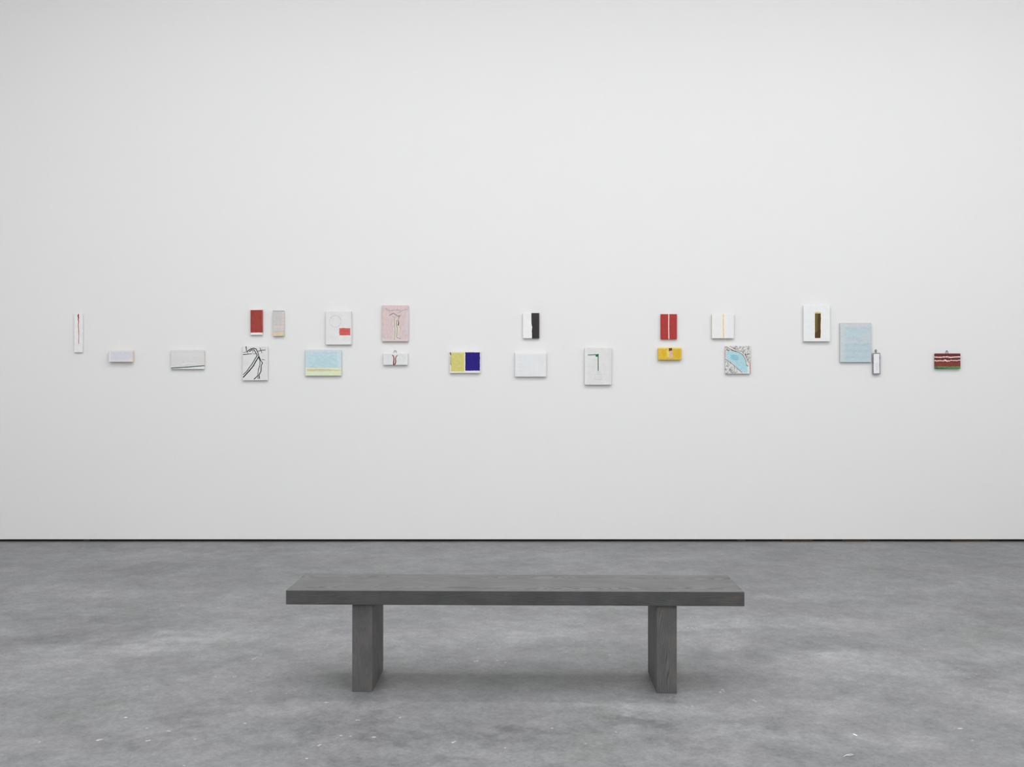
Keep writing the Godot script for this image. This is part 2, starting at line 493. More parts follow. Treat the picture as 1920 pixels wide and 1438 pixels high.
# Grey stained softwood. kind 1: the seat's broad face, two plain-sawn boards; 2: its long edge; 3 and 4: the legs, grain upright.
func wood(w: int, h: int, kind: int, scale_: Vector2) -> StandardMaterial3D:
	var slow := noise(40 + kind, 1.0, 2)
	var pores := noise(50 + kind, 1.0, 2)
	var blot := noise(60 + kind, 1.0, 3)
	var im := Image.create(w, h, false, Image.FORMAT_RGB8)
	var hi := Image.create(w, h, false, Image.FORMAT_L8)
	for y in h:
		for x in w:
			var u: float = x / scale_.x / w      # metres across the face
			var v: float = y / scale_.y / h
			var along := u
			var across := v
			var r: float
			if kind >= 3:
				along = v
				across = u
				r = across * (215.0 if kind == 3 else 200.0) + slow.get_noise_2d(across * 12.0, along * 2.0) * (1.2 if kind == 3 else 3.5)
			elif kind == 2:
				r = across * 170.0 + along * 0.6 + slow.get_noise_2d(along * 2.5, across * 25.0) * 1.4
			else:
				var board := 0 if across < 0.19 else 1
				var mid := 0.075 if board == 0 else 0.325
				var d := across - mid + slow.get_noise_2d(along * 1.1, 7.3 * board) * 0.03
				var lift := 0.035 + 0.028 * slow.get_noise_2d(along * 2.4 + 30.0, 11.0 * board) + 0.03 * slow.get_noise_2d(along * 0.8, 40.0 + board)
				r = sqrt(d * d + lift * lift) * 105.0 + slow.get_noise_2d(along * 4.0, across * 30.0) * 0.5
			var ring := r - floorf(r)
			var late := smoothstep(0.45, 0.92, ring) * (1.0 - smoothstep(0.94, 1.0, ring))    # the dark late wood of each year
			var fibre := pores.get_noise_2d(along * 22.0, across * 900.0)
			var patchy := blot.get_noise_2d(along * 5.0, across * 9.0)
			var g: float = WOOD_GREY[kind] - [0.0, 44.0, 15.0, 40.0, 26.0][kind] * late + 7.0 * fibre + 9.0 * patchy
			var warm := 0.0
			if kind == 2:
				# stain worn thin near the right end of the front edge
				var du := (u - 1.955) / 0.05
				var dv := (v - 0.028) / 0.012
				warm = maxf(0.0, 1.0 - du * du - dv * dv + 0.5 * fibre) * 13.0
			elif kind >= 3:
				warm = clampf(1.8 + 6.0 * patchy, 0.0, 5.0)
			if kind == 3:
				for kn in [[0.285, 0.085, 0.02], [0.29, 0.155, 0.014], [0.275, 0.245, 0.006]]:
					var e := Vector2((u - kn[0]) / 0.0035, (v - kn[1]) / kn[2]).length()
					g -= 34.0 * clampf(1.4 - e, 0.0, 1.0)
			im.set_pixel(x, y, Color8(int(clampf(g + warm, 5, 250)), int(clampf(g + warm * 0.35, 5, 250)), int(clampf(g + 1.0 - warm * 0.4, 5, 250))))
			hi.set_pixel(x, y, Color8(int(150 - 70 * late + 40 * fibre), 0, 0))
	var m := StandardMaterial3D.new()
	m.resource_name = "grey stained wood %d" % kind
	m.albedo_texture = texture_of(im)
	m.uv1_scale = Vector3(scale_.x, scale_.y, 1)
	m.roughness = 0.55
	m.metallic_specular = 0.4
	m.heightmap_enabled = true
	m.heightmap_texture = texture_of(hi)
	m.heightmap_scale = 0.03
	return m


const WOOD_GREY := [0.0, 108.0, 83.0, 106.0, 102.0]     # base grey by kind; the seat's long edge is darkest

# ---------------------------------------------------------------- the paintings
# A sheet is what the painter put on a canvas: one texel a millimetre, from its top left corner.

var brush_noise: FastNoiseLite

func sheet(w: int, h: int) -> Image:
	return Image.create(w, h, false, Image.FORMAT_RGB8)


func wash(s: Image, c: Color, amount: float, sx: float, sy: float) -> void:
	block(s, -9, -9, s.get_width() + 9, s.get_height() + 9, c, 0.0, amount, 1.0, sx, sy)


# A brushed rectangle with a wavering edge.
func block(s: Image, x0: float, y0: float, x1: float, y1: float, c: Color, waver: float, amount: float, cover: float, sx: float, sy: float) -> void:
	var soft := maxf(0.7, waver * 0.8)
	var o := x0 * 3.1 + y0 * 1.7
	for y in range(maxi(0, int(y0 - waver - soft)), mini(s.get_height(), int(y1 + waver + soft) + 1)):
		for x in range(maxi(0, int(x0 - waver - soft)), mini(s.get_width(), int(x1 + waver + soft) + 1)):
			var a := 1.0
			if waver > 0.0:
				var e := brush_noise.get_noise_2d(x * 2.2 + o, y * 2.2) * waver * 2.0
				var d := minf(minf(x + 0.5 - x0, x1 - x - 0.5), minf(y + 0.5 - y0, y1 - y - 0.5)) + e
				a = clampf(d / soft + 0.5, 0.0, 1.0)
			if a > 0.0:
				dab(s, x, y, c, a * cover, amount * brush(x, y, sx, sy, o))


func brush(x: float, y: float, sx: float, sy: float, o: float) -> float:
	return brush_noise.get_noise_2d(x * 50.0 / sx + o, y * 50.0 / sy + o) * 1.6


func dab(s: Image, x: int, y: int, c: Color, a: float, shade: float) -> void:
	var k := 1.0 + shade
	var p := s.get_pixel(x, y)
	s.set_pixel(x, y, p.lerp(Color(minf(c.r * k, 1.0), minf(c.g * k, 1.0), minf(c.b * k, 1.0)), a))


func stroke(s: Image, pts: Array, w0: float, w1: float, c: Color, waver: float, cover: float) -> void:
	var n := pts.size() / 2
	var box := Rect2(pts[0], pts[1], 0, 0)
	for i in n:
		box = box.expand(Vector2(pts[i * 2], pts[i * 2 + 1]))
	box = box.grow(maxf(w0, w1) / 2.0 + waver + 2.0)
	for y in range(maxi(0, int(box.position.y)), mini(s.get_height(), int(box.end.y) + 1)):
		for x in range(maxi(0, int(box.position.x)), mini(s.get_width(), int(box.end.x) + 1)):
			var q := Vector2(x + 0.5, y + 0.5)
			var best := 1e9
			for i in n - 1:
				var a := Vector2(pts[i * 2], pts[i * 2 + 1])
				var b := Vector2(pts[i * 2 + 2], pts[i * 2 + 3])
				var ab := b - a
				var t := clampf((q - a).dot(ab) / maxf(ab.length_squared(), 0.001), 0.0, 1.0)
				best = minf(best, q.distance_to(a + ab * t) - lerpf(w0, w1, (i + t) / (n - 1)) / 2.0)
			best += brush_noise.get_noise_2d(x * 4.0, y * 4.0) * waver
			var k := clampf(0.5 - best, 0.0, 1.0)
			if k > 0.0:
				dab(s, x, y, c, k * cover, 0.05 * brush(x, y, 14, 14, 3.0))


func field(s: Image, pts: Array, c: Color, amount: float, sx: float, sy: float) -> void:
	var poly := polygon(pts)
	for y in s.get_height():
		for x in s.get_width():
			var q := Vector2(x + 0.5 + brush_noise.get_noise_2d(x * 3.0, y * 3.0) * 1.2, y + 0.5 + brush_noise.get_noise_2d(y * 3.0, x * 3.0) * 1.2)
			if Geometry2D.is_point_in_polygon(q, poly):
				dab(s, x, y, c, 1.0, amount * brush(x, y, sx, sy, 9.0))


func polygon(pts: Array) -> PackedVector2Array:
	var out := PackedVector2Array()
	for i in pts.size() / 2:
		out.append(Vector2(pts[i * 2], pts[i * 2 + 1]))
	return out


# Short wild pencil marks kept inside an outline.
func scribble(s: Image, pts: Array, c: Color, n: int, length: float, width: float, seed_: int) -> void:
	var rng := RandomNumberGenerator.new()
	rng.seed = seed_
	var poly := polygon(pts)
	var made := 0
	for k in 4000:
		if made >= n:
			break
		var q := Vector2(rng.randf() * s.get_width(), rng.randf() * s.get_height())
		if not Geometry2D.is_point_in_polygon(q, poly):
			continue
		made += 1
		var a := rng.randf() * TAU
		var line := []
		for i in 4:
			line.append_array([q.x, q.y])
			a += rng.randf_range(-1.3, 1.3)
			q += Vector2(cos(a), sin(a)) * length / 3.0
			if not Geometry2D.is_point_in_polygon(q, poly):
				break
		if line.size() >= 4:
			stroke(s, line, width, width * 0.7, c, 0.6, 0.85)


# Hangs one painting: a canvas or a panel on a set-back wooden frame that stands against the wall.
func hang(called: String, label: String, centre: Vector2, size: Vector2, depth: float, s: Image, kind: String, side: Color) -> Node3D:
	var o := thing(called, label, "painting", Vector3(centre.x, centre.y, WALL_Z), "small paintings on the gallery wall")
	var m := StandardMaterial3D.new()
	m.resource_name = "paint on " + kind
	m.albedo_texture = texture_of(s)
	m.texture_repeat = false
	m.roughness = 0.7
	m.metallic_specular = 0.3
	var front := depth * 0.62
	var inset := 0.006
	if side.a > 0.0:      # bare sides: a thin painted face on a block of its own colour
		var body := plain("bare edge", side, 0.75)
		part(kind, box_mesh(Vector3(size.x, size.y, front - 0.003), 0.0008), [body], o, Vector3(0, 0, depth - 0.003 - (front - 0.003) / 2))
		part("painted_face", box_mesh(Vector3(size.x, size.y, 0.003), 0.0008, false, true), [m], o, Vector3(0, 0, depth - 0.0015))
	else:
		part(kind, box_mesh(Vector3(size.x, size.y, front), 0.0015, false, true), [m], o, Vector3(0, 0, depth - front / 2))
	var back := depth - front
	var bar := 0.022
	var pine := plain("stretcher pine", Color(0.78, 0.66, 0.48), 0.75)
	for k in [-1.0, 1.0]:
		part("stretcher_bar", box_mesh(Vector3(bar, size.y - inset * 2, back), 0.0008), [pine], o, Vector3(k * (size.x / 2 - inset - bar / 2), 0, back / 2))
		part("stretcher_bar", box_mesh(Vector3(maxf(size.x - inset * 2 - bar * 2, 0.01), bar, back), 0.0008), [pine], o, Vector3(0, k * (size.y / 2 - inset - bar / 2), back / 2))
	return o


func wire() -> StandardMaterial3D:
	var m := plain("dull steel wire", Color(0.30, 0.30, 0.31), 0.45)
	m.metallic = 0.6
	return m


# A bent wire loop standing up behind the top edge, over a nail.
func loop_hanger(o: Node3D, at: Vector2, half: float, height: float, r: float) -> void:
	var path := [Vector3(at.x - half, at.y - 0.006, 0.008)]
	for k in 9:
		var a := PI - PI * k / 8
		path.append(Vector3(at.x + cos(a) * half, at.y + height - half + sin(a) * half, 0.008))
	path.append(Vector3(at.x + half, at.y - 0.006, 0.008))
	part("wire_hanger", tube_mesh(path, r), [wire()], o)
	part("nail", tube_mesh([Vector3(at.x, at.y + height - 0.004, -0.004), Vector3(at.x, at.y + height - 0.004, 0.014)], 0.0013), [wire()], o)


# A ring on a short stem, screwed into the top edge.
func ring_hook(o: Node3D, at: Vector2) -> void:
	var path := []
	for k in 16:
		path.append(Vector3(at.x + cos(TAU * k / 16) * 0.0072, at.y + 0.020 + sin(TAU * k / 16) * 0.0072, 0.010))
	var ring := part("ring_hook", tube_mesh(path, 0.0022, true), [wire()], o)
	part("stem", tube_mesh([Vector3(at.x, at.y - 0.003, 0.010), Vector3(at.x, at.y + 0.013, 0.010)], 0.0024), [wire()], ring)
	part("nail", tube_mesh([Vector3(at.x, at.y + 0.024, -0.004), Vector3(at.x, at.y + 0.024, 0.016)], 0.0013), [wire()], o)


func build_paintings() -> void:
	brush_noise = noise(90, 0.02, 3)
	var s: Image
	var o: Node3D
	s = sheet(71, 328)
	wash(s, Color8(240, 240, 241), 0.012, 60, 60)
	stroke(s, [36, 9, 36, 32, 37, 71, 36, 111, 38, 157, 40, 190, 38, 233], 17.1, 10.5, Color8(247, 223, 221), 0.8, 0.60)
	stroke(s, [36, 10, 34, 22, 38, 35, 35, 46, 38, 65], 11.2, 5.9, Color8(156, 46, 40), 1.6, 1.00)
	stroke(s, [38, 65, 36, 98, 38, 124, 40, 163, 40, 196, 39, 233, 38, 254], 5.3, 2.6, Color8(155, 62, 56), 1.0, 1.00)
	o = hang("abstract_painting", "narrow upright white panel with a thin dripping red line", Vector2(-3.674, 1.770), Vector2(0.071, 0.328), 0.018, s, "panel", Color(0, 0, 0, 0))
	s = sheet(202, 97)
	wash(s, Color8(222, 223, 230), 0.012, 30, 30)
	block(s, 0, 0, 15, 97, Color8(235, 235, 235), 1.0, 0.010, 0.90, 30, 30)
	block(s, 0, 0, 202, 12, Color8(233, 234, 240), 1.0, 0.010, 0.80, 30, 30)
	block(s, 0, 83, 202, 97, Color8(230, 230, 231), 1.0, 0.010, 0.80, 30, 30)
	block(s, 185, 64, 203, 89, Color8(244, 222, 203), 2.0, 0.020, 0.90, 30, 30)
	o = hang("abstract_painting", "small pale lavender block with bare wooden right edge", Vector2(-3.308, 1.574), Vector2(0.202, 0.097), 0.036, s, "panel", Color8(241, 216, 191))
	s = sheet(282, 161)
	wash(s, Color8(225, 225, 225), 0.022, 60, 7)
	block(s, 16, 26, 273, 53, Color8(230, 230, 231), 4.0, 0.010, 0.50, 30, 30)
	block(s, 214, 66, 280, 125, Color8(230, 224, 222), 6.0, 0.010, 0.60, 30, 30)
	field(s, [1, 153, 283, 136, 283, 162, 1, 162], Color8(233, 234, 233), 0.010, 20, 20)
	stroke(s, [96, 122, 122, 112, 161, 111, 207, 113], 7.9, 5.3, Color8(241, 241, 241), 2.0, 0.80)
	stroke(s, [3, 153, 69, 149, 148, 144, 214, 137, 280, 133], 7.2, 6.6, Color8(49, 75, 60), 1.2, 1.00)
	stroke(s, [16, 148, 82, 145, 188, 137, 273, 130], 2.6, 2.0, Color8(117, 168, 139), 0.8, 0.60)
	o = hang("abstract_painting", "pale grey landscape painting with a slanting dark green ground line", Vector2(-2.747, 1.545), Vector2(0.282, 0.161), 0.022, s, "canvas", Color(0, 0, 0, 0))
	s = sheet(102, 217)
	wash(s, Color8(162, 70, 64), 0.050, 22, 60)
	block(s, -1, -1, 103, 6, Color8(245, 230, 228), 0.6, 0.010, 1.00, 30, 30)
	block(s, -1, 197, 103, 219, Color8(243, 241, 240), 1.2, 0.010, 1.00, 30, 30)
	block(s, 35, 23, 80, 169, Color8(170, 74, 65), 5.0, 0.040, 0.60, 20, 60)
	stroke(s, [4, 178, 52, 176, 97, 180], 2.8, 2.3, Color8(141, 60, 55), 0.8, 0.50)
	block(s, 94, 5, 103, 136, Color8(189, 102, 96), 0.8, 0.020, 0.50, 30, 30)
	o = hang("abstract_painting", "upright brick red panel with a bare white foot", Vector2(-2.164, 1.862), Vector2(0.102, 0.217), 0.020, s, "panel", Color(0, 0, 0, 0))
	s = sheet(94, 216)
	wash(s, Color8(216, 214, 212), 0.030, 50, 5)
	block(s, 71, 12, 95, 165, Color8(227, 215, 212), 2.0, 0.020, 0.80, 20, 8)
	block(s, 0, 125, 94, 143, Color8(228, 215, 203), 2.0, 0.020, 0.80, 30, 30)
	block(s, -1, 0, 95, 10, Color8(177, 177, 178), 1.0, 0.030, 1.00, 30, 30)
	stroke(s, [4, 19, 37, 21, 77, 19], 2.0, 1.7, Color8(148, 149, 152), 0.8, 0.75)
	stroke(s, [4, 29, 37, 30, 91, 28], 2.0, 1.7, Color8(148, 149, 152), 0.8, 0.75)
	stroke(s, [4, 38, 37, 40, 91, 38], 2.0, 1.7, Color8(148, 149, 152), 0.8, 0.75)
	stroke(s, [4, 48, 37, 50, 77, 47], 2.0, 1.7, Color8(148, 149, 152), 0.8, 0.75)
	stroke(s, [4, 58, 37, 59, 91, 57], 2.0, 1.7, Color8(148, 149, 152), 0.8, 0.75)
	stroke(s, [4, 67, 37, 69, 91, 67], 2.0, 1.7, Color8(148, 149, 152), 0.8, 0.75)
	stroke(s, [4, 77, 37, 78, 77, 76], 2.0, 1.7, Color8(148, 149, 152), 0.8, 0.75)
	stroke(s, [4, 86, 37, 88, 91, 86], 2.0, 1.7, Color8(148, 149, 152), 0.8, 0.75)
	stroke(s, [4, 96, 37, 98, 91, 95], 2.0, 1.7, Color8(148, 149, 152), 0.8, 0.75)
	stroke(s, [4, 106, 37, 107, 77, 105], 2.0, 1.7, Color8(148, 149, 152), 0.8, 0.75)
	stroke(s, [4, 115, 37, 117, 91, 115], 2.0, 1.7, Color8(148, 149, 152), 0.8, 0.75)
	stroke(s, [4, 125, 37, 126, 91, 124], 2.0, 1.7, Color8(148, 149, 152), 0.8, 0.75)
	stroke(s, [4, 148, 37, 149, 92, 147], 2.3, 1.7, Color8(188, 196, 203), 0.8, 0.80)
	stroke(s, [4, 155, 37, 156, 92, 154], 2.3, 1.7, Color8(188, 196, 203), 0.8, 0.80)
	stroke(s, [4, 161, 37, 163, 92, 161], 2.3, 1.7, Color8(188, 196, 203), 0.8, 0.80)
	stroke(s, [4, 168, 37, 169, 92, 168], 2.3, 1.7, Color8(188, 196, 203), 0.8, 0.80)
	stroke(s, [4, 175, 37, 176, 92, 174], 2.3, 1.7, Color8(188, 196, 203), 0.8, 0.80)
	stroke(s, [14, 21, 15, 125], 1.7, 1.7, Color8(239, 239, 239), 0.8, 0.80)
	block(s, -1, 176, 95, 213, Color8(226, 206, 179), 1.0, 0.030, 1.00, 30, 30)
	stroke(s, [2, 178, 93, 177], 2.3, 2.3, Color8(190, 166, 140), 0.8, 0.80)
	stroke(s, [2, 195, 93, 196], 1.7, 1.7, Color8(237, 221, 197), 0.8, 0.80)
	o = hang("abstract_painting", "upright grey ruled panel with a beige strip at its foot", Vector2(-1.977, 1.852), Vector2(0.094, 0.216), 0.022, s, "panel", Color8(211, 208, 202))
	s = sheet(218, 284)
	wash(s, Color8(232, 232, 232), 0.012, 80, 80)
	block(s, 0, 256, 218, 284, Color8(237, 237, 237), 3.0, 0.010, 0.80, 30, 30)
	stroke(s, [129, 86, 126, 103, 118, 118, 105, 129, 89, 135, 73, 135, 57, 129, 44, 117, 36, 102, 33, 85, 36, 68, 45, 53, 58, 43, 74, 37, 90, 37, 106, 43, 118, 54, 127, 70, 129, 87], 2.8, 2.8, Color8(181, 183, 184), 1.4, 0.80)
	stroke(s, [50, 64, 81, 66, 112, 63], 2.3, 1.7, Color8(211, 212, 213), 1.5, 0.60)
	stroke(s, [50, 78, 81, 80, 112, 77], 2.3, 1.7, Color8(211, 212, 213), 1.5, 0.60)
	stroke(s, [50, 93, 81, 94, 112, 91], 2.3, 1.7, Color8(211, 212, 213), 1.5, 0.60)
	stroke(s, [50, 107, 81, 108, 112, 106], 2.3, 1.7, Color8(211, 212, 213), 1.5, 0.60)
	block(s, 115, 144, 208, 205, Color8(214, 102, 98), 1.2, 0.040, 1.00, 30, 30)
	block(s, 126, 160, 189, 177, Color8(207, 88, 85), 4.0, 0.030, 0.70, 30, 30)
	block(s, 208, 0, 218, 284, Color8(224, 224, 224), 0.8, 0.010, 0.60, 30, 30)
	o = hang("abstract_painting", "white canvas with a faint pencilled circle and a coral rectangle", Vector2(-1.468, 1.813), Vector2(0.218, 0.284), 0.024, s, "canvas", Color(0, 0, 0, 0))
	s = sheet(213, 288)
	wash(s, Color8(230, 230, 230), 0.014, 80, 80)
	stroke(s, [29, 4, 32, 21, 33, 43], 7.3, 5.1, Color8(29, 29, 29), 1.0, 1.00)
	stroke(s, [40, 43, 66, 24, 94, 15, 115, 23, 128, 48, 138, 83, 151, 115, 168, 139], 7.3, 5.6, Color8(29, 29, 29), 1.0, 1.00)
	stroke(s, [59, 43, 79, 30, 96, 28, 108, 48, 124, 77, 103, 111, 81, 148, 55, 183, 35, 212, 6, 240], 7.3, 5.1, Color8(29, 29, 29), 1.2, 1.00)
	stroke(s, [135, 90, 110, 130, 93, 163, 64, 199, 33, 233, 7, 261], 7.9, 8.5, Color8(29, 29, 29), 1.2, 1.00)
	stroke(s, [135, 90, 148, 121, 147, 155, 135, 197, 130, 234, 131, 274], 5.6, 4.5, Color8(29, 29, 29), 1.0, 1.00)
	stroke(s, [168, 139, 158, 168, 157, 209, 140, 240, 143, 272], 6.2, 7.3, Color8(29, 29, 29), 1.2, 1.00)
	stroke(s, [98, 277, 120, 257, 132, 244], 7.3, 5.1, Color8(29, 29, 29), 1.0, 1.00)
	stroke(s, [8, 51, 41, 48], 4.0, 3.4, Color8(29, 29, 29), 1.0, 0.80)
	stroke(s, [8, 69, 46, 66, 79, 63], 6.2, 4.0, Color8(29, 29, 29), 1.0, 1.00)
	stroke(s, [148, 13, 155, 34, 164, 55], 5.1, 4.0, Color8(29, 29, 29), 0.8, 1.00)
	stroke(s, [134, 41, 159, 34, 192, 31], 5.1, 5.1, Color8(29, 29, 29), 1.0, 1.00)
	stroke(s, [165, 112, 187, 115], 4.5, 2.8, Color8(29, 29, 29), 1.0, 1.00)
	stroke(s, [89, 37, 86, 55], 4.5, 3.4, Color8(29, 29, 29), 1.0, 0.80)
	stroke(s, [40, 48, 44, 60], 3.4, 2.8, Color8(29, 29, 29), 0.8, 0.80)
	stroke(s, [91, 65, 110, 63], 4.0, 3.4, Color8(29, 29, 29), 1.0, 0.80)
	block(s, 159, 4, 199, 20, Color8(222, 222, 222), 2.0, 0.020, 0.80, 30, 30)
	stroke(s, [170, 121, 176, 116, 204, 125], 1.7, 1.1, Color8(176, 176, 176), 0.6, 0.60)
	o = hang("abstract_painting", "light grey canvas crossed by forked black brush lines", Vector2(-2.175, 1.513), Vector2(0.213, 0.288), 0.022, s, "canvas", Color(0, 0, 0, 0))
	s = sheet(304, 220)
	wash(s, Color8(197, 222, 230), 0.030, 50, 25)
	block(s, -1, -1, 305, 20, Color8(218, 225, 229), 4.0, 0.020, 0.80, 60, 10)
	block(s, -1, 20, 34, 155, Color8(206, 227, 229), 8.0, 0.020, 0.60, 30, 30)
	block(s, 271, 14, 305, 155, Color8(215, 230, 238), 6.0, 0.020, 0.70, 30, 30)
	block(s, 79, 76, 220, 133, Color8(191, 218, 226), 14.0, 0.030, 0.50, 30, 30)
	block(s, -1, 153, 305, 223, Color8(230, 237, 206), 2.0, 0.020, 1.00, 60, 12)
	field(s, [15, 162, 107, 161, 192, 165, 305, 171, 305, 178, 192, 181, 15, 183], Color8(219, 208, 169), 0.050, 60, 6)
	block(s, -1, 200, 305, 222, Color8(222, 235, 207), 4.0, 0.020, 0.60, 60, 10)
	block(s, 192, 180, 304, 206, Color8(231, 240, 191), 6.0, 0.020, 0.60, 60, 10)
	o = hang("abstract_painting", "pale blue and lime landscape painting with an ochre horizon", Vector2(-1.598, 1.518), Vector2(0.304, 0.220), 0.024, s, "canvas", Color(0, 0, 0, 0))
	s = sheet(223, 306)
	wash(s, Color8(221, 201, 202), 0.030, 18, 60)
	block(s, 0, 0, 223, 18, Color8(231, 203, 206), 5.0, 0.030, 0.60, 30, 30)
	block(s, 10, 46, 34, 125, Color8(233, 198, 190), 7.0, 0.030, 0.60, 30, 30)
	block(s, 198, 35, 223, 238, Color8(221, 214, 219), 8.0, 0.020, 0.70, 30, 30)
	block(s, 96, 114, 141, 289, Color8(229, 224, 209), 6.0, 0.030, 0.80, 10, 60)
	block(s, 0, 283, 223, 306, Color8(228, 214, 211), 4.0, 0.020, 0.60, 30, 30)
	stroke(s, [31, 25, 48, 38, 65, 49, 96, 42, 158, 41], 3.4, 2.3, Color8(115, 116, 110), 0.8, 0.80)
	stroke(s, [29, 35, 48, 51], 2.3, 1.7, Color8(115, 116, 110), 0.8, 0.50)
	stroke(s, [135, 66, 164, 49, 192, 38, 220, 38], 2.8, 2.8, Color8(115, 116, 110), 0.8, 0.70)
	stroke(s, [64, 86, 79, 76, 96, 68, 119, 82, 138, 94, 154, 86], 4.0, 3.4, Color8(78, 76, 72), 0.8, 1.00)
	stroke(s, [147, 93, 140, 108, 134, 126], 3.4, 2.8, Color8(93, 89, 82), 0.8, 1.00)
	stroke(s, [88, 88, 91, 98, 105, 104, 114, 93], 2.3, 2.3, Color8(115, 116, 110), 0.8, 0.70)
	stroke(s, [104, 114, 105, 170, 111, 210, 107, 261, 105, 292], 3.4, 2.8, Color8(112, 111, 99), 0.8, 1.00)
	stroke(s, [125, 125, 122, 170, 130, 193, 126, 238, 124, 272, 141, 279, 159, 283], 4.0, 2.8, Color8(98, 95, 83), 0.8, 1.00)
	stroke(s, [137, 128, 141, 154, 137, 168], 4.5, 9.0, Color8(75, 66, 54), 1.5, 1.00)
	o = hang("abstract_painting", "dusky pink canvas with thin dark drawn lines", Vector2(-0.989, 1.852), Vector2(0.223, 0.306), 0.022, s, "canvas", Color(0, 0, 0, 0))
	s = sheet(207, 102)
	wash(s, Color8(229, 230, 230), 0.015, 60, 60)
	block(s, -1, -1, 208, 7, Color8(242, 242, 242), 0.6, 0.010, 1.00, 30, 30)
	block(s, 187, 0, 208, 102, Color8(236, 236, 236), 3.0, 0.010, 0.70, 30, 30)
	stroke(s, [79, 20, 88, 29, 91, 42, 90, 71, 87, 99], 6.8, 9.6, Color8(122, 41, 35), 1.4, 1.00)
	stroke(s, [120, 21, 109, 31, 104, 48, 107, 71, 103, 90, 91, 100], 5.6, 8.5, Color8(122, 41, 35), 1.4, 1.00)
	block(s, 79, 37, 85, 99, Color8(241, 212, 207), 2.0, 0.020, 0.50, 30, 30)
	o = hang("abstract_painting", "small white landscape panel with a dark red forked stroke and hanger", Vector2(-0.987, 1.550), Vector2(0.207, 0.102), 0.024, s, "panel", Color(0, 0, 0, 0))
	loop_hanger(o, Vector2(-0.004, 0.0508), 0.010, 0.022, 0.0014)
	s = sheet(255, 186)
	wash(s, Color8(239, 238, 233), 0.010, 60, 60)
	block(s, 8, 15, 123, 173, Color8(216, 208, 127), 1.0, 0.030, 1.00, 30, 30)
	block(s, 130, 11, 253, 166, Color8(46, 32, 128), 1.2, 0.050, 1.00, 30, 30)
	block(s, 8, 7, 123, 15, Color8(229, 228, 195), 1.0, 0.020, 0.60, 30, 30)
	stroke(s, [3, 15, 6, 24, 8, 33], 9.0, 6.8, Color8(60, 59, 36), 1.6, 1.00)
	stroke(s, [5, 47, 7, 87, 6, 109], 3.4, 4.5, Color8(122, 117, 63), 1.2, 0.80)
	stroke(s, [8, 107, 11, 121], 4.5, 2.8, Color8(75, 72, 43), 1.0, 0.90)
	block(s, 103, 15, 122, 172, Color8(222, 211, 130), 2.0, 0.030, 0.50, 30, 30)
	o = hang("abstract_painting", "landscape canvas split into yellow and deep blue halves", Vector2(-0.398, 1.524), Vector2(0.255, 0.186), 0.024, s, "canvas", Color(0, 0, 0, 0))
	s = sheet(138, 214)
	wash(s, Color8(243, 243, 242), 0.008, 60, 60)
	field(s, [71, -2, 141, -2, 141, 217, 76, 217, 76, 172, 74, 149, 78, 121, 72, 93, 71, 36], Color8(60, 57, 58), 0.060, 30, 60)
	block(s, 72, 1, 138, 25, Color8(69, 60, 62), 4.0, 0.040, 0.60, 30, 30)
	o = hang("abstract_painting", "upright panel half white and half black", Vector2(0.162, 1.832), Vector2(0.138, 0.214), 0.022, s, "panel", Color(0, 0, 0, 0))
	s = sheet(265, 207)
	wash(s, Color8(234, 235, 236), 0.008, 60, 60)
	block(s, 0, -1, 268, 16, Color8(245, 245, 245), 1.5, 0.008, 0.80, 30, 30)
	stroke(s, [14, 26, 76, 27, 42, 26], 4.0, 2.3, Color8(240, 241, 241), 1.5, 0.60)
	stroke(s, [14, 41, 76, 42, 127, 41], 4.0, 2.3, Color8(229, 229, 228), 1.5, 0.60)
	stroke(s, [14, 55, 76, 56, 212, 55], 4.0, 2.3, Color8(240, 241, 241), 1.5, 0.60)
	stroke(s, [14, 70, 76, 71, 42, 70], 4.0, 2.3, Color8(229, 229, 228), 1.5, 0.60)
	stroke(s, [14, 85, 76, 86, 127, 85], 4.0, 2.3, Color8(240, 241, 241), 1.5, 0.60)
	stroke(s, [14, 99, 76, 100, 212, 99], 4.0, 2.3, Color8(229, 229, 228), 1.5, 0.60)
	stroke(s, [14, 114, 76, 115, 42, 114], 4.0, 2.3, Color8(240, 241, 241), 1.5, 0.60)
	stroke(s, [14, 129, 76, 130, 127, 129], 4.0, 2.3, Color8(229, 229, 228), 1.5, 0.60)
	stroke(s, [14, 143, 76, 144, 212, 143], 4.0, 2.3, Color8(240, 241, 241), 1.5, 0.60)
	stroke(s, [14, 158, 76, 159, 42, 158], 4.0, 2.3, Color8(229, 229, 228), 1.5, 0.60)
	stroke(s, [14, 173, 76, 174, 127, 173], 4.0, 2.3, Color8(240, 241, 241), 1.5, 0.60)
	stroke(s, [14, 187, 76, 189, 212, 187], 4.0, 2.3, Color8(229, 229, 228), 1.5, 0.60)
	block(s, 48, 43, 133, 156, Color8(232, 236, 240), 14.0, 0.010, 0.50, 30, 30)
	o = hang("abstract_painting", "plain white landscape canvas with faint ribbed brushwork", Vector2(0.158, 1.503), Vector2(0.265, 0.207), 0.024, s, "canvas", Color(0, 0, 0, 0))
	s = sheet(226, 314)
	wash(s, Color8(229, 229, 229), 0.014, 60, 80)
	block(s, 0, 0, 19, 314, Color8(235, 235, 235), 3.0, 0.010, 0.70, 30, 30)
	block(s, 208, 14, 219, 302, Color8(222, 222, 222), 4.0, 0.010, 0.60, 30, 30)
	block(s, 50, 93, 100, 195, Color8(224, 224, 225), 14.0, 0.010, 0.50, 30, 30)
	stroke(s, [29, 61, 61, 60, 115, 58], 6.2, 7.3, Color8(48, 123, 69), 1.0, 1.00)
	stroke(s, [113, 55, 113, 110, 114, 172, 113, 194], 7.3, 6.8, Color8(41, 111, 62), 1.0, 1.00)
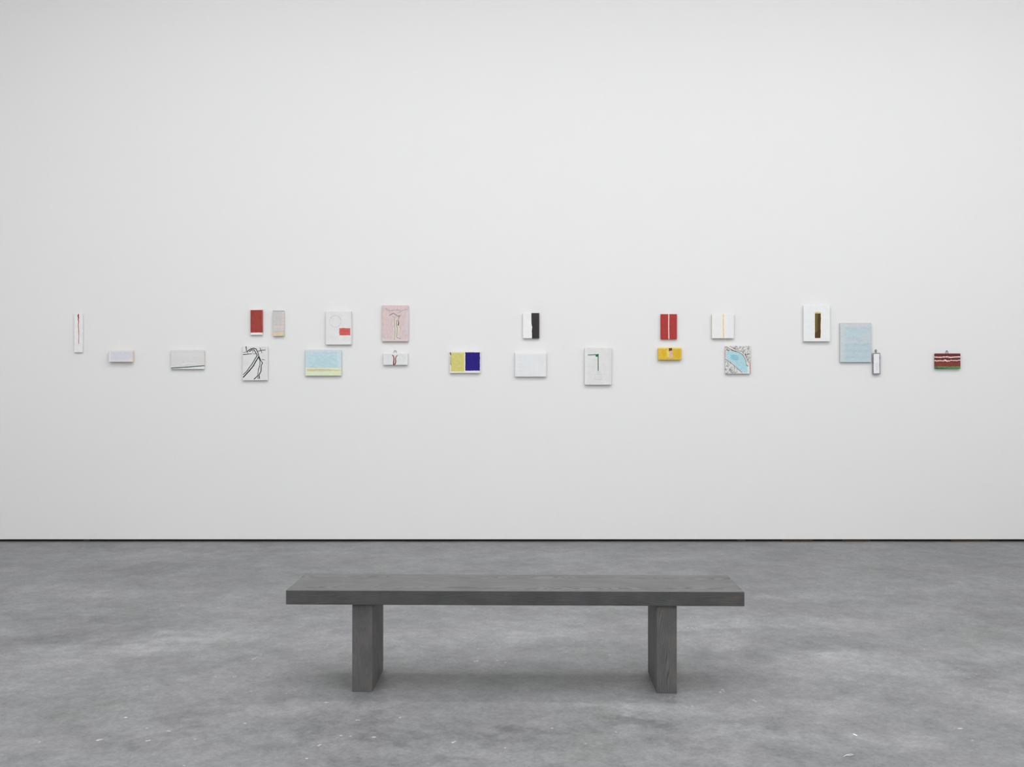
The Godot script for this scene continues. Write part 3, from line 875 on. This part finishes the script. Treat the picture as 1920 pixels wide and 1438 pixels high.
	block(s, 94, 59, 115, 76, Color8(41, 106, 61), 2.0, 0.030, 1.00, 30, 30)
	stroke(s, [87, 226, 144, 224, 147, 269, 85, 270, 87, 226], 2.8, 2.8, Color8(200, 200, 202), 1.0, 0.90)
	stroke(s, [100, 239, 100, 267], 2.3, 2.3, Color8(210, 210, 211), 1.0, 0.80)
	stroke(s, [129, 237, 130, 267], 2.3, 2.3, Color8(210, 210, 211), 1.0, 0.80)
	block(s, 95, 200, 129, 220, Color8(218, 219, 220), 4.0, 0.010, 0.70, 30, 30)
	o = hang("abstract_painting", "upright pale grey canvas with a green angled line", Vector2(0.729, 1.488), Vector2(0.226, 0.314), 0.026, s, "canvas", Color(0, 0, 0, 0))
	s = sheet(138, 213)
	wash(s, Color8(177, 64, 60), 0.035, 20, 50)
	block(s, -1, -1, 140, 5, Color8(198, 100, 96), 0.6, 0.020, 0.70, 30, 30)
	stroke(s, [69, -2, 68, 102, 70, 215], 7.9, 7.9, Color8(250, 232, 228), 0.6, 1.00)
	o = hang("abstract_painting", "upright red panel split by a thin white vertical line", Vector2(1.328, 1.824), Vector2(0.138, 0.213), 0.020, s, "panel", Color(0, 0, 0, 0))
	s = sheet(197, 103)
	wash(s, Color8(227, 191, 68), 0.050, 24, 24)
	block(s, -1, -1, 199, 10, Color8(239, 216, 134), 1.0, 0.030, 0.80, 30, 30)
	block(s, 33, 20, 67, 76, Color8(222, 180, 47), 8.0, 0.040, 0.60, 30, 30)
	block(s, 140, 20, 185, 82, Color8(216, 175, 53), 10.0, 0.040, 0.60, 30, 30)
	block(s, 76, 10, 92, 82, Color8(237, 221, 152), 2.0, 0.030, 0.70, 30, 30)
	block(s, 90, 3, 117, 27, Color8(110, 60, 32), 1.5, 0.080, 1.00, 30, 30)
	block(s, 94, 27, 121, 85, Color8(231, 201, 188), 3.0, 0.050, 1.00, 30, 30)
	stroke(s, [98, 34, 106, 32, 117, 38], 2.8, 2.3, Color8(172, 101, 85), 1.4, 0.80)
	stroke(s, [102, 45, 106, 42, 115, 48], 2.8, 2.3, Color8(172, 101, 85), 1.4, 0.80)
	stroke(s, [98, 55, 106, 52, 113, 58], 2.8, 2.3, Color8(172, 101, 85), 1.4, 0.80)
	stroke(s, [102, 65, 106, 63, 117, 68], 2.8, 2.3, Color8(172, 101, 85), 1.4, 0.80)
	stroke(s, [98, 75, 106, 73, 115, 78], 2.8, 2.3, Color8(172, 101, 85), 1.4, 0.80)
	stroke(s, [122, 28, 129, 48, 125, 76], 3.4, 2.8, Color8(185, 142, 50), 1.0, 0.80)
	block(s, -1, 89, 199, 104, Color8(213, 184, 83), 2.0, 0.030, 0.80, 30, 30)
	o = hang("abstract_painting", "small yellow landscape panel with a brown centre patch", Vector2(1.335, 1.594), Vector2(0.197, 0.103), 0.028, s, "panel", Color(0, 0, 0, 0))
	s = sheet(186, 205)
	wash(s, Color8(241, 240, 240), 0.010, 20, 80)
	block(s, 3, 0, 34, 205, Color8(241, 240, 234), 4.0, 0.008, 0.70, 30, 30)
	block(s, 135, 0, 186, 205, Color8(238, 238, 241), 6.0, 0.008, 0.70, 30, 30)
	block(s, 82, -1, 109, 207, Color8(251, 243, 225), 1.5, 0.010, 1.00, 30, 30)
	stroke(s, [97, -2, 95, 84, 98, 208], 11.3, 10.7, Color8(231, 213, 180), 0.8, 1.00)
	stroke(s, [82, -1, 83, 207], 2.8, 2.8, Color8(249, 238, 204), 0.8, 0.80)
	o = hang("abstract_painting", "white canvas with a single tan vertical stripe", Vector2(1.786, 1.827), Vector2(0.186, 0.205), 0.024, s, "canvas", Color8(213, 213, 200))
	s = sheet(212, 237)
	wash(s, Color8(225, 224, 223), 0.030, 14, 14)
	scribble(s, [0, 0, 212, 0, 212, 149, 186, 169, 169, 93, 135, 59, 40, 8], Color8(49, 49, 49), 95, 19.2, 1.8, 11)
	scribble(s, [0, 8, 45, 36, 135, 70, 90, 53, 6, 42], Color8(60, 60, 60), 24, 16.9, 1.8, 12)
	scribble(s, [0, 115, 40, 138, 90, 183, 141, 228, 141, 237, 0, 237], Color8(49, 49, 49), 60, 19.2, 1.9, 13)
	field(s, [6, 54, 17, 45, 68, 44, 113, 58, 147, 81, 164, 115, 173, 155, 183, 172, 201, 176, 199, 231, 141, 222, 102, 182, 68, 148, 23, 116, 6, 102], Color8(179, 218, 226), 0.060, 30, 10)
	field(s, [45, 76, 90, 76, 113, 98, 107, 126, 68, 121, 45, 104], Color8(152, 201, 215), 0.060, 30, 10)
	stroke(s, [45, 78, 90, 84, 124, 81], 3.4, 1.7, Color8(136, 186, 206), 2.0, 0.70)
	stroke(s, [45, 95, 90, 101, 124, 98], 3.4, 1.7, Color8(136, 186, 206), 2.0, 0.70)
	stroke(s, [45, 112, 90, 118, 124, 115], 3.4, 1.7, Color8(136, 186, 206), 2.0, 0.70)
	stroke(s, [23, 1, 79, 36, 135, 54, 164, 87, 176, 132], 15.8, 5.6, Color8(228, 224, 221), 2.0, 1.00)
	stroke(s, [6, 8, 56, 36, 113, 54, 147, 76, 169, 115, 178, 166, 190, 172], 3.4, 3.4, Color8(47, 43, 42), 1.2, 1.00)
	stroke(s, [40, 3, 90, 36, 141, 51, 169, 76, 182, 115], 2.8, 2.3, Color8(59, 56, 55), 1.2, 0.80)
	stroke(s, [56, 36, 90, 49], 9.0, 5.1, Color8(89, 73, 68), 2.0, 0.90)
	stroke(s, [2, 113, 40, 139, 90, 180, 141, 226], 4.0, 3.4, Color8(47, 43, 42), 1.2, 1.00)
	stroke(s, [7, 46, 6, 102], 4.0, 3.4, Color8(213, 233, 236), 1.0, 1.00)
	stroke(s, [2, 36, 1, 98], 2.8, 2.3, Color8(214, 141, 118), 1.0, 0.70)
	stroke(s, [208, 143, 210, 234], 6.2, 4.5, Color8(205, 111, 97), 1.2, 0.90)
	block(s, 185, 177, 203, 237, Color8(215, 239, 244), 2.0, 0.020, 0.80, 30, 30)
	o = hang("abstract_painting", "black scribbled canvas crossed by a pale turquoise stream shape", Vector2(1.913, 1.543), Vector2(0.212, 0.237), 0.022, s, "canvas", Color(0, 0, 0, 0))
	s = sheet(224, 305)
	wash(s, Color8(240, 241, 242), 0.008, 70, 70)
	block(s, 86, 44, 154, 290, Color8(245, 243, 239), 6.0, 0.008, 0.80, 30, 30)
	block(s, 96, 55, 145, 72, Color8(220, 205, 145), 1.2, 0.040, 1.00, 30, 30)
	field(s, [96, 69, 145, 68, 146, 109, 144, 185, 145, 225, 143, 277, 96, 277], Color8(88, 68, 41), 0.060, 14, 80)
	field(s, [97, 72, 122, 72, 118, 145, 116, 225, 97, 225], Color8(119, 99, 52), 0.080, 14, 80)
	stroke(s, [148, 64, 149, 170, 146, 275], 3.0, 2.5, Color8(246, 232, 196), 1.0, 0.70)
	block(s, 92, 277, 146, 287, Color8(251, 242, 233), 1.0, 0.010, 0.80, 30, 30)
	o = hang("abstract_painting", "tall white canvas with a dark brown upright bar", Vector2(2.580, 1.851), Vector2(0.224, 0.305), 0.026, s, "canvas", Color(0, 0, 0, 0))
	s = sheet(264, 331)
	wash(s, Color8(193, 210, 216), 0.040, 90, 10)
	block(s, 0, 0, 264, 34, Color8(213, 216, 217), 10.0, 0.015, 0.90, 90, 10)
	block(s, 0, 0, 43, 331, Color8(211, 219, 221), 10.0, 0.015, 0.70, 30, 40)
	block(s, 183, 74, 264, 155, Color8(214, 217, 219), 26.0, 0.015, 0.55, 60, 10)
	block(s, 13, 140, 158, 175, Color8(211, 218, 224), 14.0, 0.020, 0.60, 60, 10)
	block(s, 193, 29, 264, 52, Color8(195, 210, 224), 10.0, 0.020, 0.80, 30, 30)
	block(s, 43, 64, 178, 120, Color8(199, 218, 226), 16.0, 0.020, 0.60, 60, 10)
	stroke(s, [38, 184, 118, 177, 183, 183, 244, 178], 13.1, 9.0, Color8(178, 204, 215), 5.0, 0.60)
	stroke(s, [28, 214, 118, 207, 204, 213, 244, 208], 13.1, 9.0, Color8(193, 216, 223), 5.0, 0.60)
	stroke(s, [38, 239, 118, 232, 224, 238, 244, 233], 13.1, 9.0, Color8(178, 204, 215), 5.0, 0.60)
	stroke(s, [28, 267, 118, 260, 183, 266, 244, 261], 13.1, 9.0, Color8(193, 216, 223), 5.0, 0.60)
	stroke(s, [38, 292, 118, 285, 204, 291, 244, 286], 13.1, 9.0, Color8(178, 204, 215), 5.0, 0.60)
	stroke(s, [28, 312, 118, 305, 224, 311, 244, 306], 13.1, 9.0, Color8(193, 216, 223), 5.0, 0.60)
	block(s, 0, 316, 264, 331, Color8(195, 211, 211), 2.0, 0.020, 0.70, 60, 10)
	block(s, -1, -1, 265, 4, Color8(182, 186, 187), 0.6, 0.020, 0.60, 30, 30)
	o = hang("abstract_painting", "soft light blue upright canvas washed with horizontal strokes", Vector2(2.911, 1.688), Vector2(0.264, 0.331), 0.020, s, "canvas", Color8(177, 180, 179))
	s = sheet(62, 179)
	wash(s, Color8(239, 239, 243), 0.012, 30, 60)
	stroke(s, [4, 4, 59, 3, 60, 43, 59, 103, 60, 174, 4, 176, 3, 103, 4, 43, 4, 4], 5.0, 5.0, Color8(85, 85, 98), 1.6, 0.95)
	stroke(s, [60, 33, 59, 48], 7.5, 5.0, Color8(61, 63, 93), 1.5, 1.00)
	block(s, 24, 83, 44, 148, Color8(225, 226, 225), 5.0, 0.020, 0.70, 30, 30)
	o = hang("abstract_painting", "tiny narrow white panel with a dark navy outline and ring hook", Vector2(3.086, 1.511), Vector2(0.062, 0.179), 0.024, s, "panel", Color8(96, 96, 107))
	ring_hook(o, Vector2(-0.0010, 0.0897))
	s = sheet(216, 129)
	wash(s, Color8(127, 61, 56), 0.080, 60, 14)
	block(s, -1, -1, 217, 25, Color8(111, 53, 52), 2.0, 0.080, 1.00, 60, 10)
	block(s, -1, 35, 217, 56, Color8(107, 61, 55), 3.0, 0.100, 1.00, 50, 10)
	block(s, 3, 78, 214, 101, Color8(139, 70, 60), 8.0, 0.060, 0.80, 60, 10)
	block(s, -1, 102, 217, 114, Color8(124, 82, 60), 4.0, 0.060, 0.80, 60, 10)
	stroke(s, [-1, 30, 31, 32, 54, 32, 82, 29, 110, 29, 133, 33, 161, 31, 183, 29, 217, 29], 8.5, 9.6, Color8(252, 228, 222), 3.0, 1.00)
	stroke(s, [-1, 59, 17, 63, 37, 61, 59, 63, 85, 60, 104, 64, 119, 64, 135, 58, 158, 60, 183, 60, 217, 56], 8.5, 6.8, Color8(251, 229, 222), 5.0, 1.00)
	stroke(s, [42, 58, 65, 59, 93, 57], 5.6, 4.0, Color8(193, 176, 162), 6.0, 0.60)
	stroke(s, [82, 55, 99, 59], 7.3, 5.6, Color8(250, 243, 233), 4.0, 1.00)
	block(s, -1, 110, 217, 132, Color8(94, 141, 90), 3.0, 0.060, 1.00, 80, 8)
	block(s, -1, 121, 104, 132, Color8(50, 99, 59), 5.0, 0.080, 0.90, 80, 8)
	block(s, 172, 117, 217, 132, Color8(80, 134, 68), 5.0, 0.080, 0.80, 30, 30)
	block(s, 183, 111, 214, 118, Color8(139, 173, 97), 4.0, 0.050, 0.70, 30, 30)
	o = hang("abstract_painting", "small landscape panel banded in maroon, white and green", Vector2(3.689, 1.532), Vector2(0.216, 0.129), 0.024, s, "panel", Color(0, 0, 0, 0))
	loop_hanger(o, Vector2(-0.0015, 0.0646), 0.0085, 0.024, 0.0016)

# ---------------------------------------------------------------- litter on the floor

func build_scraps() -> void:
	var white := plain("white paper", Color(0.88, 0.88, 0.87), 0.8)
	var chip := part("paper_chip", chip_mesh([Vector2(-0.004, -0.011), Vector2(0.003, -0.012), Vector2(0.005, 0.008), Vector2(-0.001, 0.012)], 0.003), [white], self, Vector3(1.3266, 0.0, -4.167))
	chip.rotation.y = 0.25
	chip.set_meta("label", "tiny white paper chip lying on the concrete floor, right of the bench")
	chip.set_meta("category", "scrap")
	var t := thing("paper_shred", "thin forked white shred on the concrete floor near the lower right", "scrap", Vector3(1.228, 0, -3.937))
	part("strand", shred_mesh([Vector3(-0.021, 0.001, 0.014), Vector3(-0.008, 0.003, 0.004), Vector3(0.004, 0.002, -0.006), Vector3(0.019, 0.001, -0.013)], 0.0012), [white], t)
	part("strand", shred_mesh([Vector3(-0.007, 0.002, 0.003), Vector3(0.004, 0.003, 0.007), Vector3(0.014, 0.0015, 0.0), Vector3(0.022, 0.001, -0.006)], 0.0011), [white], t)


func chip_mesh(outline: Array, rise: float) -> ArrayMesh:
	var st := SurfaceTool.new()
	st.begin(Mesh.PRIMITIVE_TRIANGLES)
	var n := outline.size()
	for i in n:
		var a: Vector2 = outline[i]
		var b: Vector2 = outline[(i + 1) % n]
		for v in [Vector3(0, rise, 0), Vector3(a.x, 0.0015, a.y), Vector3(b.x, 0.0015, b.y), Vector3(a.x, 0.0015, a.y), Vector3(a.x, 0, a.y), Vector3(b.x, 0.0015, b.y), Vector3(b.x, 0.0015, b.y), Vector3(a.x, 0, a.y), Vector3(b.x, 0, b.y)]:
			st.add_vertex(v)
	st.generate_normals()
	return st.commit()


func shred_mesh(path: Array, r: float) -> ArrayMesh:
	return tube_mesh(path.map(func(p): return p + Vector3(0, r * 0.75, 0)), r)
